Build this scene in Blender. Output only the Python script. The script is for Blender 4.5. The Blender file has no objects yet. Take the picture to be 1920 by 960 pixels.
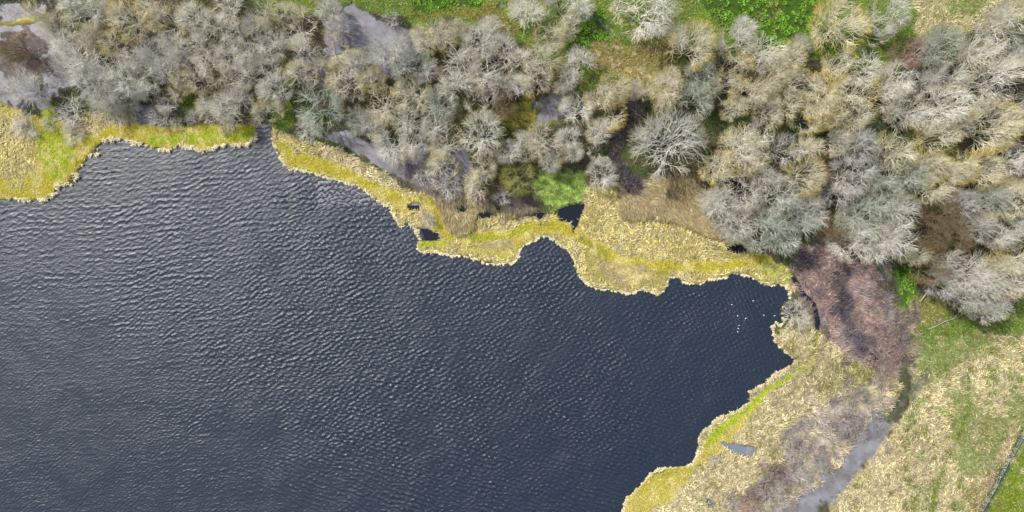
import bpy, math, random
import numpy as np
from mathutils import Vector

# ------------------------------------------------------------------ camera, sky, sun, exposure
S = 0.09                 # metres per photograph pixel at ground level
CAMH = 118.0             # height of the camera above the lake
scn = bpy.context.scene
C = scn.collection
random.seed(7)

cam_d = bpy.data.cameras.new('camera')
cam_d.sensor_width = 36.0
cam_d.lens = 18.0 / (960 * S / CAMH)
cam_d.clip_start = 0.5
cam_d.clip_end = 20000
cam = bpy.data.objects.new('camera', cam_d)
cam.location = (0, 0, CAMH)
C.objects.link(cam)
scn.camera = cam

SUN_EL = math.radians(47)
SUN_DIR = Vector((-0.80, 0.60, 0)).normalized() * math.cos(SUN_EL) + Vector((0, 0, math.sin(SUN_EL)))
world = bpy.data.worlds.new('World')
scn.world = world
world.use_nodes = True
nt = world.node_tree
nt.nodes.clear()
wo = nt.nodes.new('ShaderNodeOutputWorld')
bg = nt.nodes.new('ShaderNodeBackground')
bg.inputs['Strength'].default_value = 0.105
sky = nt.nodes.new('ShaderNodeTexSky')
sky.sky_type = 'NISHITA'
sky.sun_disc = False
sky.sun_elevation = SUN_EL
sky.sun_rotation = math.atan2(SUN_DIR.x, SUN_DIR.y) % (2 * math.pi)
sky.air_density = 1.0
sky.dust_density = 1.5
# broken thin cloud over the blue
tc = nt.nodes.new('ShaderNodeTexCoord')
cn = nt.nodes.new('ShaderNodeTexNoise')
cn.inputs['Scale'].default_value = 2.6
cn.inputs['Detail'].default_value = 6
cn.inputs['Roughness'].default_value = 0.55
mp = nt.nodes.new('ShaderNodeMapping')
mp.inputs['Location'].default_value = (0.35, 1.1, 0.4)
nt.links.new(tc.outputs['Generated'], mp.inputs['Vector'])
nt.links.new(mp.outputs['Vector'], cn.inputs['Vector'])
# thicker bright cloud round the sun
dp = nt.nodes.new('ShaderNodeVectorMath'); dp.operation = 'DOT_PRODUCT'
dp.inputs[1].default_value = SUN_DIR
nt.links.new(tc.outputs['Generated'], dp.inputs[0])
mr2 = nt.nodes.new('ShaderNodeMapRange')
mr2.inputs['From Min'].default_value = 0.55
mr2.inputs['From Max'].default_value = 1.0
mr2.inputs['To Min'].default_value = 0.0
mr2.inputs['To Max'].default_value = 0.35
nt.links.new(dp.outputs['Value'], mr2.inputs['Value'])
ad = nt.nodes.new('ShaderNodeMath'); ad.operation = 'ADD'
nt.links.new(cn.outputs['Fac'], ad.inputs[0]); nt.links.new(mr2.outputs['Result'], ad.inputs[1])
mr = nt.nodes.new('ShaderNodeMapRange')
mr.inputs['From Min'].default_value = 0.45
mr.inputs['From Max'].default_value = 0.80
mr.clamp = True
nt.links.new(ad.outputs[0], mr.inputs['Value'])
mx = nt.nodes.new('ShaderNodeMixRGB')
mx.inputs['Color2'].default_value = (8.6, 8.8, 9.3, 1)
nt.links.new(mr.outputs['Result'], mx.inputs['Fac'])
nt.links.new(sky.outputs['Color'], mx.inputs['Color1'])
nt.links.new(mx.outputs['Color'], bg.inputs['Color'])
nt.links.new(bg.outputs['Background'], wo.inputs['Surface'])

sun_d = bpy.data.lights.new('sun', 'SUN')
sun_d.energy = 4.0
sun_d.angle = math.radians(0.8)
sun_d.color = (1.0, 0.95, 0.87)
sun = bpy.data.objects.new('sun', sun_d)
sun.rotation_euler = SUN_DIR.to_track_quat('Z', 'Y').to_euler()
C.objects.link(sun)

scn.view_settings.view_transform = 'Standard'
scn.view_settings.look = 'None'
scn.view_settings.exposure = 0.55
scn.view_settings.gamma = 1
scn.view_settings.use_curve_mapping = False

# ------------------------------------------------------------------ helpers
def wx(px): return (px - 960.0) * S
def wy(py): return (480.0 - py) * S

def lin(r, g, b, k=0.62):
    f = lambda v: (v / 255 / 12.92) if v / 255 <= 0.04045 else ((v / 255 + 0.055) / 1.055) ** 2.4
    return np.array([f(r) * k, f(g) * k, f(b) * k])

def vnoise(x, y, scale, seed, octaves=3, rough=0.5):
    """smooth value noise in -1..1"""
    out = np.zeros_like(x, dtype=np.float64); amp = 1.0; tot = 0
    for o in range(octaves):
        u = x / scale + 137.3 * o + seed * 17.17
        v = y / scale + 91.7 * o + seed * 7.31
        iu = np.floor(u).astype(np.int64); iv = np.floor(v).astype(np.int64)
        fu = u - iu; fv = v - iv
        fu = fu * fu * (3 - 2 * fu); fv = fv * fv * (3 - 2 * fv)
        def h(a, b):
            n = (a * 374761393 + b * 668265263 + seed * 144665 + o * 9176) & 0x7fffffff
            n = ((n ^ (n >> 13)) * 1274126177) & 0x7fffffff
            n = (n ^ (n >> 16)) & 0xffff
            return n / 32767.5 - 1
        a = h(iu, iv) * (1 - fu) + h(iu + 1, iv) * fu
        b = h(iu, iv + 1) * (1 - fu) + h(iu + 1, iv + 1) * fu
        out += amp * (a * (1 - fv) + b * fv); tot += amp
        amp *= rough; scale *= 0.5
    return out / tot * 1.4

def smooth(a, b, t):
    t = np.clip((t - a) / (b - a), 0, 1)
    return t * t * (3 - 2 * t)

def seg_dist(x, y, pts, closed):
    d = np.full(x.shape, 1e9)
    n = len(pts)
    for i in range(n if closed else n - 1):
        ax, ay = pts[i][:2]; bx_, by_ = pts[(i + 1) % n][:2]
        vx, vy = bx_ - ax, by_ - ay
        L = vx * vx + vy * vy + 1e-9
        t = np.clip(((x - ax) * vx + (y - ay) * vy) / L, 0, 1)
        dx = x - ax - t * vx; dy = y - ay - t * vy
        d = np.minimum(d, dx * dx + dy * dy)
    return np.sqrt(d)

def inside(x, y, pts):
    r = np.zeros(x.shape, bool); n = len(pts)
    for i in range(n):
        ax, ay = pts[i]; bx_, by_ = pts[(i + 1) % n]
        if ay == by_: continue
        c = ((ay > y) != (by_ > y)) & (x < (bx_ - ax) * (y - ay) / (by_ - ay) + ax)
        r ^= c
    return r

def sdf(x, y, pts):
    d = seg_dist(x, y, pts, True)
    return np.where(inside(x, y, pts), -d, d)

def mesh_np(name, verts, faces_flat, face_len, mat, colattr=None, floats=None, smooth_shade=False):
    me = bpy.data.meshes.new(name)
    nv = len(verts); nf = len(faces_flat) // face_len
    me.vertices.add(nv); me.vertices.foreach_set('co', np.ascontiguousarray(verts, dtype=np.float32).ravel())
    me.loops.add(len(faces_flat)); me.loops.foreach_set('vertex_index', np.ascontiguousarray(faces_flat, dtype=np.int32).ravel())
    me.polygons.add(nf)
    me.polygons.foreach_set('loop_start', np.arange(0, nf * face_len, face_len, dtype=np.int32))
    me.polygons.foreach_set('loop_total', np.full(nf, face_len, dtype=np.int32))
    if smooth_shade: me.polygons.foreach_set('use_smooth', np.ones(nf, dtype=bool))
    me.update(calc_edges=True)
    if colattr is not None:
        a = me.attributes.new('col', 'FLOAT_COLOR', 'POINT')
        c4 = np.ones((nv, 4), dtype=np.float32); c4[:, :3] = colattr
        a.data.foreach_set('color', c4.ravel())
    for k, v in (floats or {}).items():
        a = me.attributes.new(k, 'FLOAT', 'POINT')
        a.data.foreach_set('value', np.ascontiguousarray(v, dtype=np.float32))
    if mat: me.materials.append(mat)
    return me

def link(name, me, parent=None, **props):
    o = bpy.data.objects.new(name, me); C.objects.link(o)
    if parent: o.parent = parent
    for k, v in props.items(): o[k] = v
    return o

def new_mat(name):
    m = bpy.data.materials.new(name); m.use_nodes = True
    n = m.node_tree; n.nodes.clear()
    out = n.nodes.new('ShaderNodeOutputMaterial'); p = n.nodes.new('ShaderNodeBsdfPrincipled')
    n.links.new(p.outputs[0], out.inputs[0])
    return m, n, p

def nd(n, typ, **kw):
    x = n.nodes.new(typ)
    for k, v in kw.items(): setattr(x, k, v)
    return x

# ------------------------------------------------------------------ outlines traced in photograph pixels
LAKE = [(-900,374),(0,374),(34,372),(48,375),(73,375),(93,372),(106,358),(109,346),(124,346),(135,348),(141,340),(145,329),
 (149,316),(158,305),(170,291),(183,288),(186,274),(195,266),(215,259),(243,261),(254,268),(270,269),(292,277),(317,282),
 (337,272),(362,277),(377,284),(392,282),(404,275),(425,271),(462,271),(476,262),(482,247),(490,241),(504,243),(511,258),
 (521,287),(531,305),(542,318),(560,317),(575,321),(596,327),(617,333),(650,342),(675,350),(700,368),(711,378),(730,388),(741,408),
 (753,426),(765,419),(776,424),(782,434),(787,448),(784,463),(787,471),(814,472),(844,479),(873,480),(895,487),(914,495),
 (936,494),(957,496),(970,484),(974,468),(984,457),(1001,453),(1012,441),(1025,442),(1041,452),(1055,462),(1071,473),
 (1078,490),(1082,511),(1098,530),(1119,541),(1147,544),(1181,550),(1206,541),(1234,551),(1250,537),(1255,520),(1266,519),
 (1287,531),(1309,533),(1331,523),(1359,520),(1375,512),(1400,516),(1422,525),(1444,536),(1469,533),(1481,544),(1480,560),
 (1468,572),(1465,588),(1471,604),(1460,612),(1455,604),(1448,612),(1452,630),(1455,642),(1463,653),(1479,663),(1492,676),
 (1487,684),(1468,692),(1449,706),(1438,720),(1416,726),(1406,731),(1404,754),(1382,770),(1360,781),(1344,784),(1333,797),
 (1314,812),(1309,828),(1313,838),(1309,852),(1295,873),(1268,877),(1241,879),(1222,887),(1206,906),(1195,917),(1174,935),
 (1168,960),(1140,1020),(1100,1120),(1050,1300),(950,1500),(-900,1500)]

# colour swatches (own colours, but the dark brush swatch also paints tree shade)
STRAW=lin(220,205,158); STRAWY=lin(220,203,132); MOSS=lin(184,172,54); LIME=lin(162,176,36); OLIVE=lin(140,134,56)
GRASS=lin(118,144,54); BRIGHT=lin(122,170,52); WOODF=lin(88,84,66); DARKW=lin(62,60,52); BRUSHP=lin(184,156,148); BRUSHD=lin(82,76,86)
LILAC=lin(184,174,172); FEN=lin(168,152,112); FLOODB=lin(120,118,122); OCHG=lin(152,140,82); REEDG=lin(134,166,66); PINKST=lin(200,176,138)
DITCH=lin(52,52,56); TEAL=lin(74,98,70); SILT=lin(132,132,136)

# regions painted in order: polygon, colour, feather px, edge noise px, channel, elevation
# channels: st straw reeds, ms short moss/sedge, gr grass, cl leafy clumps, br brush twigs, rg green reeds, fe fen reeds, fl flooded, no none
R_ = []
def reg(poly, col, fe=8, nz=10, ch='no', z=0.30, amt=1.0): R_.append(('p', poly, col, fe, nz, ch, z, amt))
def ln(pts, w, col, fe=3, nz=2, ch='no', z=0.30, amt=1.0): R_.append(('l', pts, col, fe, nz, ch, z, amt, w))

# meadow along the top
reg([(470,-400),(480,0),(520,22),(590,30),(640,14),(700,26),(790,56),(850,48),(930,62),(985,96),(1050,120),(1110,160),(1230,140),
     (1280,90),(1420,110),(1530,110),(1650,150),(1672,200),(1690,100),(1760,70),(1900,60),(2400,60),(2400,-400)], GRASS, 14, 22, 'gr')
reg([(760,14),(930,8),(985,60),(940,56),(860,36),(800,40)], OLIVE, 14, 14, 'gr')
reg([(1330,-60),(1520,-60),(1530,60),(1500,95),(1420,90),(1370,60),(1320,20)], BRIGHT, 12, 16, 'cl')
reg([(1080,20),(1130,14),(1150,70),(1130,100),(1060,90)], BRIGHT, 10, 12, 'cl')
reg([(760,-10),(900,-10),(900,14),(790,26)], BRIGHT, 12, 12, 'cl')
reg([(1110,70),(1250,66),(1262,120),(1240,160),(1180,150),(1120,130)], OCHG, 26, 44, 'gr')
reg([(1700,-60),(2300,-60),(2300,50),(1900,46),(1830,70),(1720,66)], STRAW, 20, 26, 'st', amt=0.75)
reg([(1760,-20),(1850,-20),(1860,20),(1780,30)], GRASS, 16, 20, 'gr', amt=0.7)
reg([(1640,40),(1690,70),(1690,150),(1640,200),(1630,120)], GRASS, 10, 12, 'gr')
reg([(1360,200),(1560,230),(1680,190),(1720,240),(1680,270),(1500,262),(1340,250)], TEAL, 14, 16, 'gr', amt=0.8)
reg([(930,190),(1000,180),(1040,230),(980,250),(940,230)], OLIVE, 12, 12, 'gr')
reg([(1700,240),(1760,250),(1840,290),(1780,330),(1690,280)], lin(116,132,50), 14, 16, 'gr')
reg([(1010,170),(1060,160),(1070,210),(1010,230)], SILT, 10, 26, 'fl', -0.10)
# left bank
reg([(-900,190),(0,190),(50,215),(110,225),(250,230),(340,236),(460,236),(486,236),(480,275),(380,290),(320,290),(250,275),
     (190,270),(150,320),(90,385),(-900,385)], MOSS, 8, 8, 'ms')
reg([(-900,205),(40,210),(80,250),(70,330),(20,346),(-900,346)], STRAWY, 20, 18, 'st', amt=0.9)
reg([(85,190),(100,190),(112,240),(150,290),(120,340),(90,330),(70,280)], LIME, 10, 10, 'ms')
reg([(120,215),(150,215),(258,205),(262,232),(190,244),(150,262),(130,250)], STRAW, 12, 10, 'st', amt=0.8)
ln([(290,262),(330,262),(400,258),(470,250)], 10, LIME, 5, 4, 'ms')
reg([(330,160),(350,165),(372,180),(366,205),(340,190)], GRASS, 7, 7, 'cl')
reg([(505,215),(545,195),(556,230),(530,252),(508,248)], GRASS, 8, 8, 'gr')
# middle bank
reg([(508,244),(560,262),(640,276),(700,318),(756,352),(800,364),(850,380),(930,392),(1000,404),(1060,408),(1100,350),(1140,350),
     (1200,340),(1290,340),(1320,390),(1370,440),(1430,476),(1478,500),(1490,545),(1400,540),(1240,565),(1080,545),(980,500),
     (780,480),(740,410),(640,345),(540,330)], STRAWY, 6, 8, 'st')
reg([(520,262),(560,286),(620,300),(680,330),(730,356),(790,372),(760,410),(735,380),(690,352),(640,336),(560,314),(528,300)], MOSS, 6, 6, 'ms')
reg([(560,262),(640,278),(690,308),(750,342),(720,348),(660,318),(590,290)], STRAW, 6, 6, 'st')
reg([(800,370),(870,385),(900,400),(860,440),(835,425)], lin(176,160,118), 10, 8, 'fe')
ln([(800,368),(818,392),(828,424),(846,442),(880,450),(940,442),(990,428),(1040,424),(1080,440),(1110,462),(1150,484),(1220,500),(1300,502),(1380,496),(1440,486)], 10, MOSS, 5, 5, 'ms')
ln([(848,442),(900,448),(950,440),(990,426)], 4, LIME, 3, 3, 'ms')
reg([(787,450),(830,450),(835,464),(790,466)], LIME, 5, 4, 'ms')
reg([(830,458),(920,462),(985,440),(1000,448),(960,486),(900,480)], MOSS, 8, 8, 'ms', amt=0.8)
reg([(890,452),(960,450),(960,474),(900,470)], FEN, 10, 8, 'ms', amt=0.8)
reg([(1085,440),(1130,470),(1150,500),(1250,510),(1245,540),(1180,540),(1100,525)], OLIVE, 8, 8, 'ms', amt=0.7)
reg([(1120,492),(1220,500),(1216,532),(1140,526)], FEN, 10, 10, 'ms')
reg([(1400,492),(1450,488),(1478,505),(1484,538),(1430,526)], LIME, 8, 8, 'ms', amt=0.55)
reg([(1150,345),(1200,335),(1300,335),(1330,380),(1370,440),(1330,440),(1250,410),(1170,400),(1150,380)], FEN, 8, 8, 'fe')
reg([(780,345),(860,360),(900,372),(1000,380),(1010,402),(900,392),(820,380)], lin(142,130,108), 16, 24, 'fe', amt=0.8)
# purplish dark reed gap
reg([(1180,190),(1215,200),(1180,250),(1160,300),(1206,340),(1200,366),(1164,358),(1146,320),(1140,260)], BRUSHD, 8, 8, 'br', 0.05)
# green reed clump
reg([(1006,345),(1030,322),(1062,316),(1094,332),(1104,356),(1090,382),(1050,394),(1018,388),(1002,372)], REEDG, 12, 15, 'rg', 0.12)
# east reed shore
reg([(1470,612),(1500,560),(1530,620),(1560,640),(1660,700),(1700,720),(1660,800),(1560,900),(1490,970),(1440,1300),(1050,1300),
     (1160,940),(1290,870),(1310,800),(1400,730),(1480,680),(1450,640),(1450,610)], STRAW, 8, 10, 'st')
reg([(1200,900),(1240,884),(1330,830),(1400,760),(1440,730),(1400,800),(1330,860),(1270,920),(1200,980),(1150,1040),(1160,960)], MOSS, 9, 8, 'ms', amt=0.85)
ln([(1528,650),(1518,682),(1490,700),(1440,730),(1400,770),(1350,800),(1325,830)], 7, LIME, 4, 4, 'ms')
reg([(1556,650),(1650,690),(1640,720),(1560,770),(1540,740)], lin(150,150,86), 14, 14, 'st', amt=0.8)
reg([(1480,640),(1550,640),(1560,700),(1500,740),(1440,760),(1430,800),(1400,790),(1480,710)], lin(190,176,128), 12, 12, 'st', amt=0.6)
# purple brush fen
reg([(1484,480),(1540,440),(1640,470),(1668,505),(1650,545),(1690,600),(1712,640),(1690,720),(1640,700),(1560,650),(1535,600),(1500,545)], BRUSHP, 26, 26, 'br', 0.06)
reg([(1488,480),(1530,470),(1540,500),(1500,520)], BRUSHD, 10, 8, 'br', 0.02)  # shadow of the tree line, painted dark into the brush colour
ln([(1572,520),(1578,580),(1596,625),(1612,655)], 15, BRUSHD, 18, 16, 'br', 0.0)
ln([(1612,655),(1636,668),(1650,680),(1668,694)], 3.5, DITCH, 2, 2, 'no', -0.3)
ln([(1490,524),(1506,552),(1526,572),(1533,596),(1532,625)], 4, DITCH, 3, 2, 'no', -0.15)
ln([(1532,622),(1528,650)], 3.5, OLIVE, 3, 2, 'no', 0.1)
# leafy marsh by the wood
reg([(1650,490),(1700,478),(1730,540),(1700,600),(1668,560)], BRIGHT, 18, 30, 'cl', 0.1)
reg([(1660,480),(1676,480),(1690,560),(1676,600),(1664,560)], DARKW, 10, 8, 'no', -0.06, 0.6)
reg([(1690,570),(1760,545),(1840,600),(1930,560),(2400,540),(2400,700),(1930,650),(1840,650),(1700,680)], GRASS, 28, 34, 'gr')
reg([(1706,565),(1770,555),(1770,600),(1715,630)], OCHG, 20, 20, 'gr', amt=0.7)
# frayed eastern side of the brush, muddy with straw tufts
reg([(1640,560),(1690,590),(1730,640),(1720,700),(1690,740),(1640,720),(1660,660),(1650,610)], lin(168,148,136), 34, 50, 'br', 0.1, 0.75)
reg([(1640,480),(1668,490),(1676,560),(1660,610),(1634,560)], lin(128,122,122), 20, 26, 'br', 0.05, 0.8)
# east pasture
reg([(1712,690),(1740,650),(1800,630),(2400,600),(2400,1400),(1470,1400),(1560,940),(1640,850),(1700,760)], STRAW, 12, 14, 'st')
reg([(1720,640),(1800,610),(1860,640),(1800,680),(1760,700),(1730,690)], GRASS, 14, 20, 'gr', amt=0.8)
reg([(1780,740),(1830,720),(1830,820),(1900,740),(1960,760),(1880,870),(1800,900)], GRASS, 18, 26, 'gr', amt=0.7)
reg([(1940,800),(1890,880),(1835,965),(1700,1300),(2400,1300),(2400,700)], lin(126,146,44), 6, 4, 'gr')
ln([(1930,790),(1890,866),(1838,965),(1770,1100)], 7, TEAL, 3, 2, 'gr', 0.1)
ln([(1900,800),(1870,870),(1820,960),(1790,1010)], 9, PINKST, 6, 5, 'st')
ln([(1796,826),(1774,862),(1752,920),(1742,962)], 3.5, GRASS, 3, 2, 'gr')
ln([(1812,700),(1816,760),(1790,830)], 3, GRASS, 3, 3, 'gr')
# lilac brush, bottom
reg([(1370,1300),(1385,950),(1440,880),(1490,800),(1560,745),(1650,715),(1700,740),(1640,830),(1560,900),(1480,970),(1440,1300)], LILAC, 26, 40, 'br', 0.1, 0.8)
reg([(1430,880),(1480,840),(1500,860),(1450,930),(1400,960)], lin(128,104,98), 14, 12, 'br', 0.1, 0.8)
# flooded ground
reg([(640,20),(664,10),(700,30),(780,56),(800,90),(740,150),(640,150),(600,110),(620,60)], SILT, 10, 10, 'fl', -0.12)
reg([(600,256),(650,246),(700,270),(780,280),(880,270),(890,330),(860,366),(800,350),(750,336),(700,308),(650,280)], SILT, 7, 8, 'fl', -0.12)
reg([(-300,6),(80,10),(120,60),(150,130),(150,170),(110,190),(70,200),(-300,170)], SILT, 14, 34, 'fl', -0.08, 0.9)
reg([(-100,60),(60,55),(100,90),(70,160),(-100,150)], lin(120,108,92), 24, 30, 'br', 0.05, 0.8)
ln([(-200,50),(20,44),(60,38),(90,30)], 5, OLIVE, 3, 3, 'ms', 0.2)
reg([(254,196),(286,200),(286,226),(266,234),(254,222)], SILT, 5, 5, 'fl', -0.15)
reg([(478,232),(508,232),(508,250),(480,250)], SILT, 5, 4, 'fl', -0.15)
reg([(240,40),(330,60),(360,110),(300,140),(240,90)], SILT, 12, 12, 'fl', -0.05, 0.7)
reg([(560,100),(620,110),(620,160),(570,150)], SILT, 12, 12, 'fl', -0.05, 0.7)
ln([(1450,1100),(1500,965),(1560,905),(1610,850),(1650,800)], 18, SILT, 14, 16, 'fl', -0.10)
ln([(1650,800),(1672,770),(1700,738),(1738,708)], 10, lin(96,100,92), 10, 10, 'gr', -0.02, 0.8)
ln([(1694,735),(1697,706),(1712,670)], 5, lin(96,98,84), 6, 6, 'gr', 0.0, 0.8)
ln([(1066,40),(1120,34),(1140,58)], 4, SILT, 4, 3, 'fl', -0.06, 0.8)
ln([(940,10),(985,8)], 4, SILT, 4, 3, 'fl', -0.06, 0.8)
reg([(730,318),(790,312),(870,322),(880,360),(820,368),(770,352)], lin(128,112,116), 20, 24, 'br', 0.05, 0.75)
reg([(870,350),(940,366),(1000,372),(1010,385),(900,382)], lin(110,98,96), 12, 14, 'br', 0.1, 0.7)
# dark pools, thin runnels
POOLS = [[(789,430),(800,432),(817,437),(820,448),(806,450),(790,449)],
 [(1045,398),(1056,392),(1064,388),(1080,384),(1096,382),(1090,402),(1084,418),(1075,428),(1070,414),(1052,410)],
 [(892,408),(900,396),(912,393),(921,398),(914,405),(902,407)],[(857,386),(864,382),(872,388),(868,395),(860,393)],
 [(768,386),(776,380),(784,385),(782,392),(770,391)],[(1003,400),(1018,402),(1014,407),(1005,406)],
 [(1215,405),(1224,402),(1227,407),(1219,409)],[(1366,467),(1380,460),(1396,464),(1394,470),(1376,472)],
 [(1363,832),(1378,836),(1403,840),(1406,846),(1394,850),(1380,846),(1368,838)],[(1328,938),(1335,940),(1336,950),(1329,949)]]
def grow(p, f):
    cx = sum(a for a, b in p) / len(p); cy = sum(b for a, b in p) / len(p)
    return [(cx + (a - cx) * f, cy + (b - cy) * f) for a, b in p]
POOLS = [grow(p, (1.35, 1.15)[i] if i < 2 else 1.6) for i, p in enumerate(POOLS)]
for p in POOLS: reg(p, DITCH, 2.5, 2.5, 'no', -0.35)
ln([(870,392),(895,400)], 1.6, DITCH, 1.5, 1.5, 'no', -0.05)
ln([(918,402),(950,408),(972,404),(984,396)], 1.2, DITCH, 1.5, 1.5, 'no', 0.1, 0.8)
ln([(1075,426),(1074,438)], 1.6, DITCH, 1.5, 1, 'no', -0.1)
ln([(1160,404),(1200,412),(1220,406),(1260,412),(1290,424),(1330,448)], 1.5, DITCH, 1.5, 1.5, 'no', 0.1, 0.8)
ln([(1400,520),(1380,524),(1330,521)], 1.5, DITCH, 2, 1.5, 'no', 0.05, 0.6)

# ------------------------------------------------------------------ raster the ground
STEP = 2.5
gx = np.arange(-330, 2251, STEP); gy = np.arange(-330, 1291, STEP)
GX, GY = np.meshgrid(gx, gy)
def rasterise(X, Y):
    col = np.empty(X.shape + (3,)); col[:] = WOODF
    m = smooth(-0.2, 0.5, vnoise(X, Y, 60, 3))[..., None]
    col = col * (1 - m) + lin(84, 90, 52) * m
    m = smooth(0.1, 0.6, vnoise(X, Y, 44, 4))[..., None]
    col = col * (1 - m) + DARKW * m
    Z = np.full(X.shape, 0.22) + 0.06 * vnoise(X, Y, 40, 5)
    ch = {k: np.zeros(X.shape) for k in ('st', 'ms', 'gr', 'cl', 'br', 'rg', 'fe', 'fl', 'no')}
    n1 = vnoise(X, Y, 26, 11, 4, 0.6); n2 = vnoise(X, Y, 9, 12, 2)
    for r in R_:
        pts = r[1]; xs = [p[0] for p in pts]; ys = [p[1] for p in pts]
        mg = 60
        i0 = np.searchsorted(Y[:, 0], min(ys) - mg); i1 = np.searchsorted(Y[:, 0], max(ys) + mg)
        j0 = np.searchsorted(X[0], min(xs) - mg); j1 = np.searchsorted(X[0], max(xs) + mg)
        if i1 <= i0 or j1 <= j0: continue
        sl = (slice(i0, i1), slice(j0, j1))
        x = X[sl]; y = Y[sl]
        d = sdf(x, y, pts) if r[0] == 'p' else seg_dist(x, y, pts, False) - r[8]
        d = d + n1[sl] * r[4] + n2[sl] * r[4] * 0.35
        a = smooth(r[3] * 0.5, -r[3] * 0.5, d) if False else 1 - smooth(-r[3] * 0.5, r[3] * 0.5, d)
        a = a * r[7]
        col[sl] = col[sl] * (1 - a[..., None]) + r[2] * a[..., None]
        Z[sl] = Z[sl] * (1 - a) + r[6] * a
        for k in ch:
            ch[k][sl] = ch[k][sl] * (1 - a)
        ch[r[5]][sl] += a
    return col, Z, ch
GCOL, GZ, CH = rasterise(GX, GY)
LAKED = sdf(GX, GY, LAKE) + 2.2 * vnoise(GX, GY, 14, 21, 3, 0.6)       # >0 on land, px
t = smooth(-9, 3, LAKED)
land_z = np.where(CH['st'] > 0.4, GZ + 0.16 * vnoise(GX, GY, 11, 31, 2), GZ)
land_z = land_z + 0.05 * vnoise(GX, GY, 8, 32, 2) * (1 - CH['fl'])
land_z = np.where(LAKED < 14, np.maximum(land_z, 0.12) * smooth(40, -40, -LAKED * 0 ) + 0 * land_z, land_z) if False else land_z
GZ = land_z * t + (-1.4) * (1 - t)
GCOL = GCOL * t[..., None] + lin(50, 52, 50) * (1 - t[..., None])
for k in CH: CH[k] = CH[k] * (LAKED > 1)
def mot(chs, c, sc, seed, lo, hi, amt, mask=None):
    global GCOL
    w = sum(CH[k] for k in chs) * smooth(lo, hi, vnoise(GX, GY, sc, seed, 4, 0.65)) * amt
    if mask is not None: w = w * mask
    GCOL = GCOL * (1 - w[..., None]) + c * w[..., None]
mot(('st',), MOSS, 22, 71, 0.15, 0.8, 0.65, (GX < 1500) & (GY < 620))
mot(('st',), lin(190,178,140), 16, 72, 0.0, 0.6, 0.7)
mot(('ms',), STRAWY, 16, 73, 0.0, 0.6, 0.75)
mot(('ms',), OLIVE, 20, 74, 0.3, 0.9, 0.5)
mot(('st',), GRASS, 18, 75, -0.1, 0.5, 0.75, (GX > 1690) & (GY > 560))
mot(('st',), OLIVE, 20, 76, 0.1, 0.6, 0.6, GX > 1300)
mot(('gr', 'cl'), OCHG, 26, 77, 0.15, 0.8, 0.6)
mot(('gr', 'cl'), lin(76,96,48), 12, 78, 0.2, 0.7, 0.5)
mot(('gr',), STRAW, 14, 83, 0.1, 0.6, 0.7, (GX > 1080) & (GX < 1290) & (GY < 200))
mot(('gr',), STRAW, 14, 84, 0.2, 0.7, 0.6, (GX > 1700) & (GY > 560))
mot(('br',), lin(130,124,134), 24, 79, 0.0, 0.6, 0.7)
mot(('br',), lin(190,166,150), 15, 80, 0.15, 0.6, 0.6)
mot(('br',), BRUSHD, 20, 81, 0.25, 0.7, 0.6)
mot(('rg',), lin(80,72,66), 8, 82, 0.1, 0.5, 0.85)
mot(('rg',), lin(156,160,84), 12, 85, 0.1, 0.6, 0.6)
mot(('st', 'ms'), lin(120,108,62), 6, 86, 0.55, 0.9, 0.5)
mot(('st', 'fe'), lin(228,214,178), 10, 87, 0.3, 0.8, 0.6)
mot(('br',), STRAW, 12, 88, 0.4, 0.9, 0.5)
mot(('br',), STRAW, 16, 89, 0.0, 0.5, 0.6, GY > 700)
CH['rg'] = CH['rg'] * smooth(-0.45, -0.1, vnoise(GX, GY, 11, 96, 3, 0.6))
CH['br'] = CH['br'] * np.where(GY > 700, smooth(-0.6, 0.2, vnoise(GX, GY, 22, 97, 3)), smooth(-0.85, -0.1, vnoise(GX, GY, 17, 98, 4, 0.65)))
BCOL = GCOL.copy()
ground_dark = np.clip(CH['st'] * 0.42 + CH['fe'] * 0.5 + CH['br'] * 0.42 + CH['rg'] * 0.6 + CH['cl'] * 0.72 + CH['gr'] * 0.25, 0, 0.7)  # ground colour darkened below plant cover so the gaps show
GCOL = GCOL * (1 - ground_dark[..., None])
# uneven wear of colour over the marsh
v = 1 + 0.16 * vnoise(GX, GY, 34, 41, 3) + 0.10 * vnoise(GX, GY, 8, 42, 2)
GCOL = GCOL * v[..., None]

def samp(F, px, py):
    u = np.clip((px - gx[0]) / STEP, 0, len(gx) - 1.001); w = np.clip((py - gy[0]) / STEP, 0, len(gy) - 1.001)
    j = u.astype(int); i = w.astype(int); fu = u - j; fw = w - i
    if F.ndim == 3: fu = fu[:, None]; fw = fw[:, None]
    return (F[i, j] * (1 - fu) + F[i, j + 1] * fu) * (1 - fw) + (F[i + 1, j] * (1 - fu) + F[i + 1, j + 1] * fu) * fw

# one sheet to the horizon: dense grid in the middle, coarse rings outside
ext = np.array([40, 110, 260, 600, 1500, 4000, 12000, 40000, 90000.0])
ax = np.concatenate([gx[0] - ext[::-1], gx, gx[-1] + ext]); ay = np.concatenate([gy[0] - ext[::-1], gy, gy[-1] + ext])
AX, AY = np.meshgrid(ax, ay)
k = len(ext)
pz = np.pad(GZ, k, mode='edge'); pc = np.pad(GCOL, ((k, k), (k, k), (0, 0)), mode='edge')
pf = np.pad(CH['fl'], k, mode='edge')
far = (np.abs(AX - 960) > 3500) | (np.abs(AY - 480) > 3000)
pz[far] = 0.3
verts = np.stack([wx(AX), wy(AY), pz], -1).reshape(-1, 3)
nyy, nxx = AX.shape
idx = np.arange(nyy * nxx).reshape(nyy, nxx)
q = np.stack([idx[:-1, :-1], idx[1:, :-1], idx[1:, 1:], idx[:-1, 1:]], -1).reshape(-1)

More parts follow.
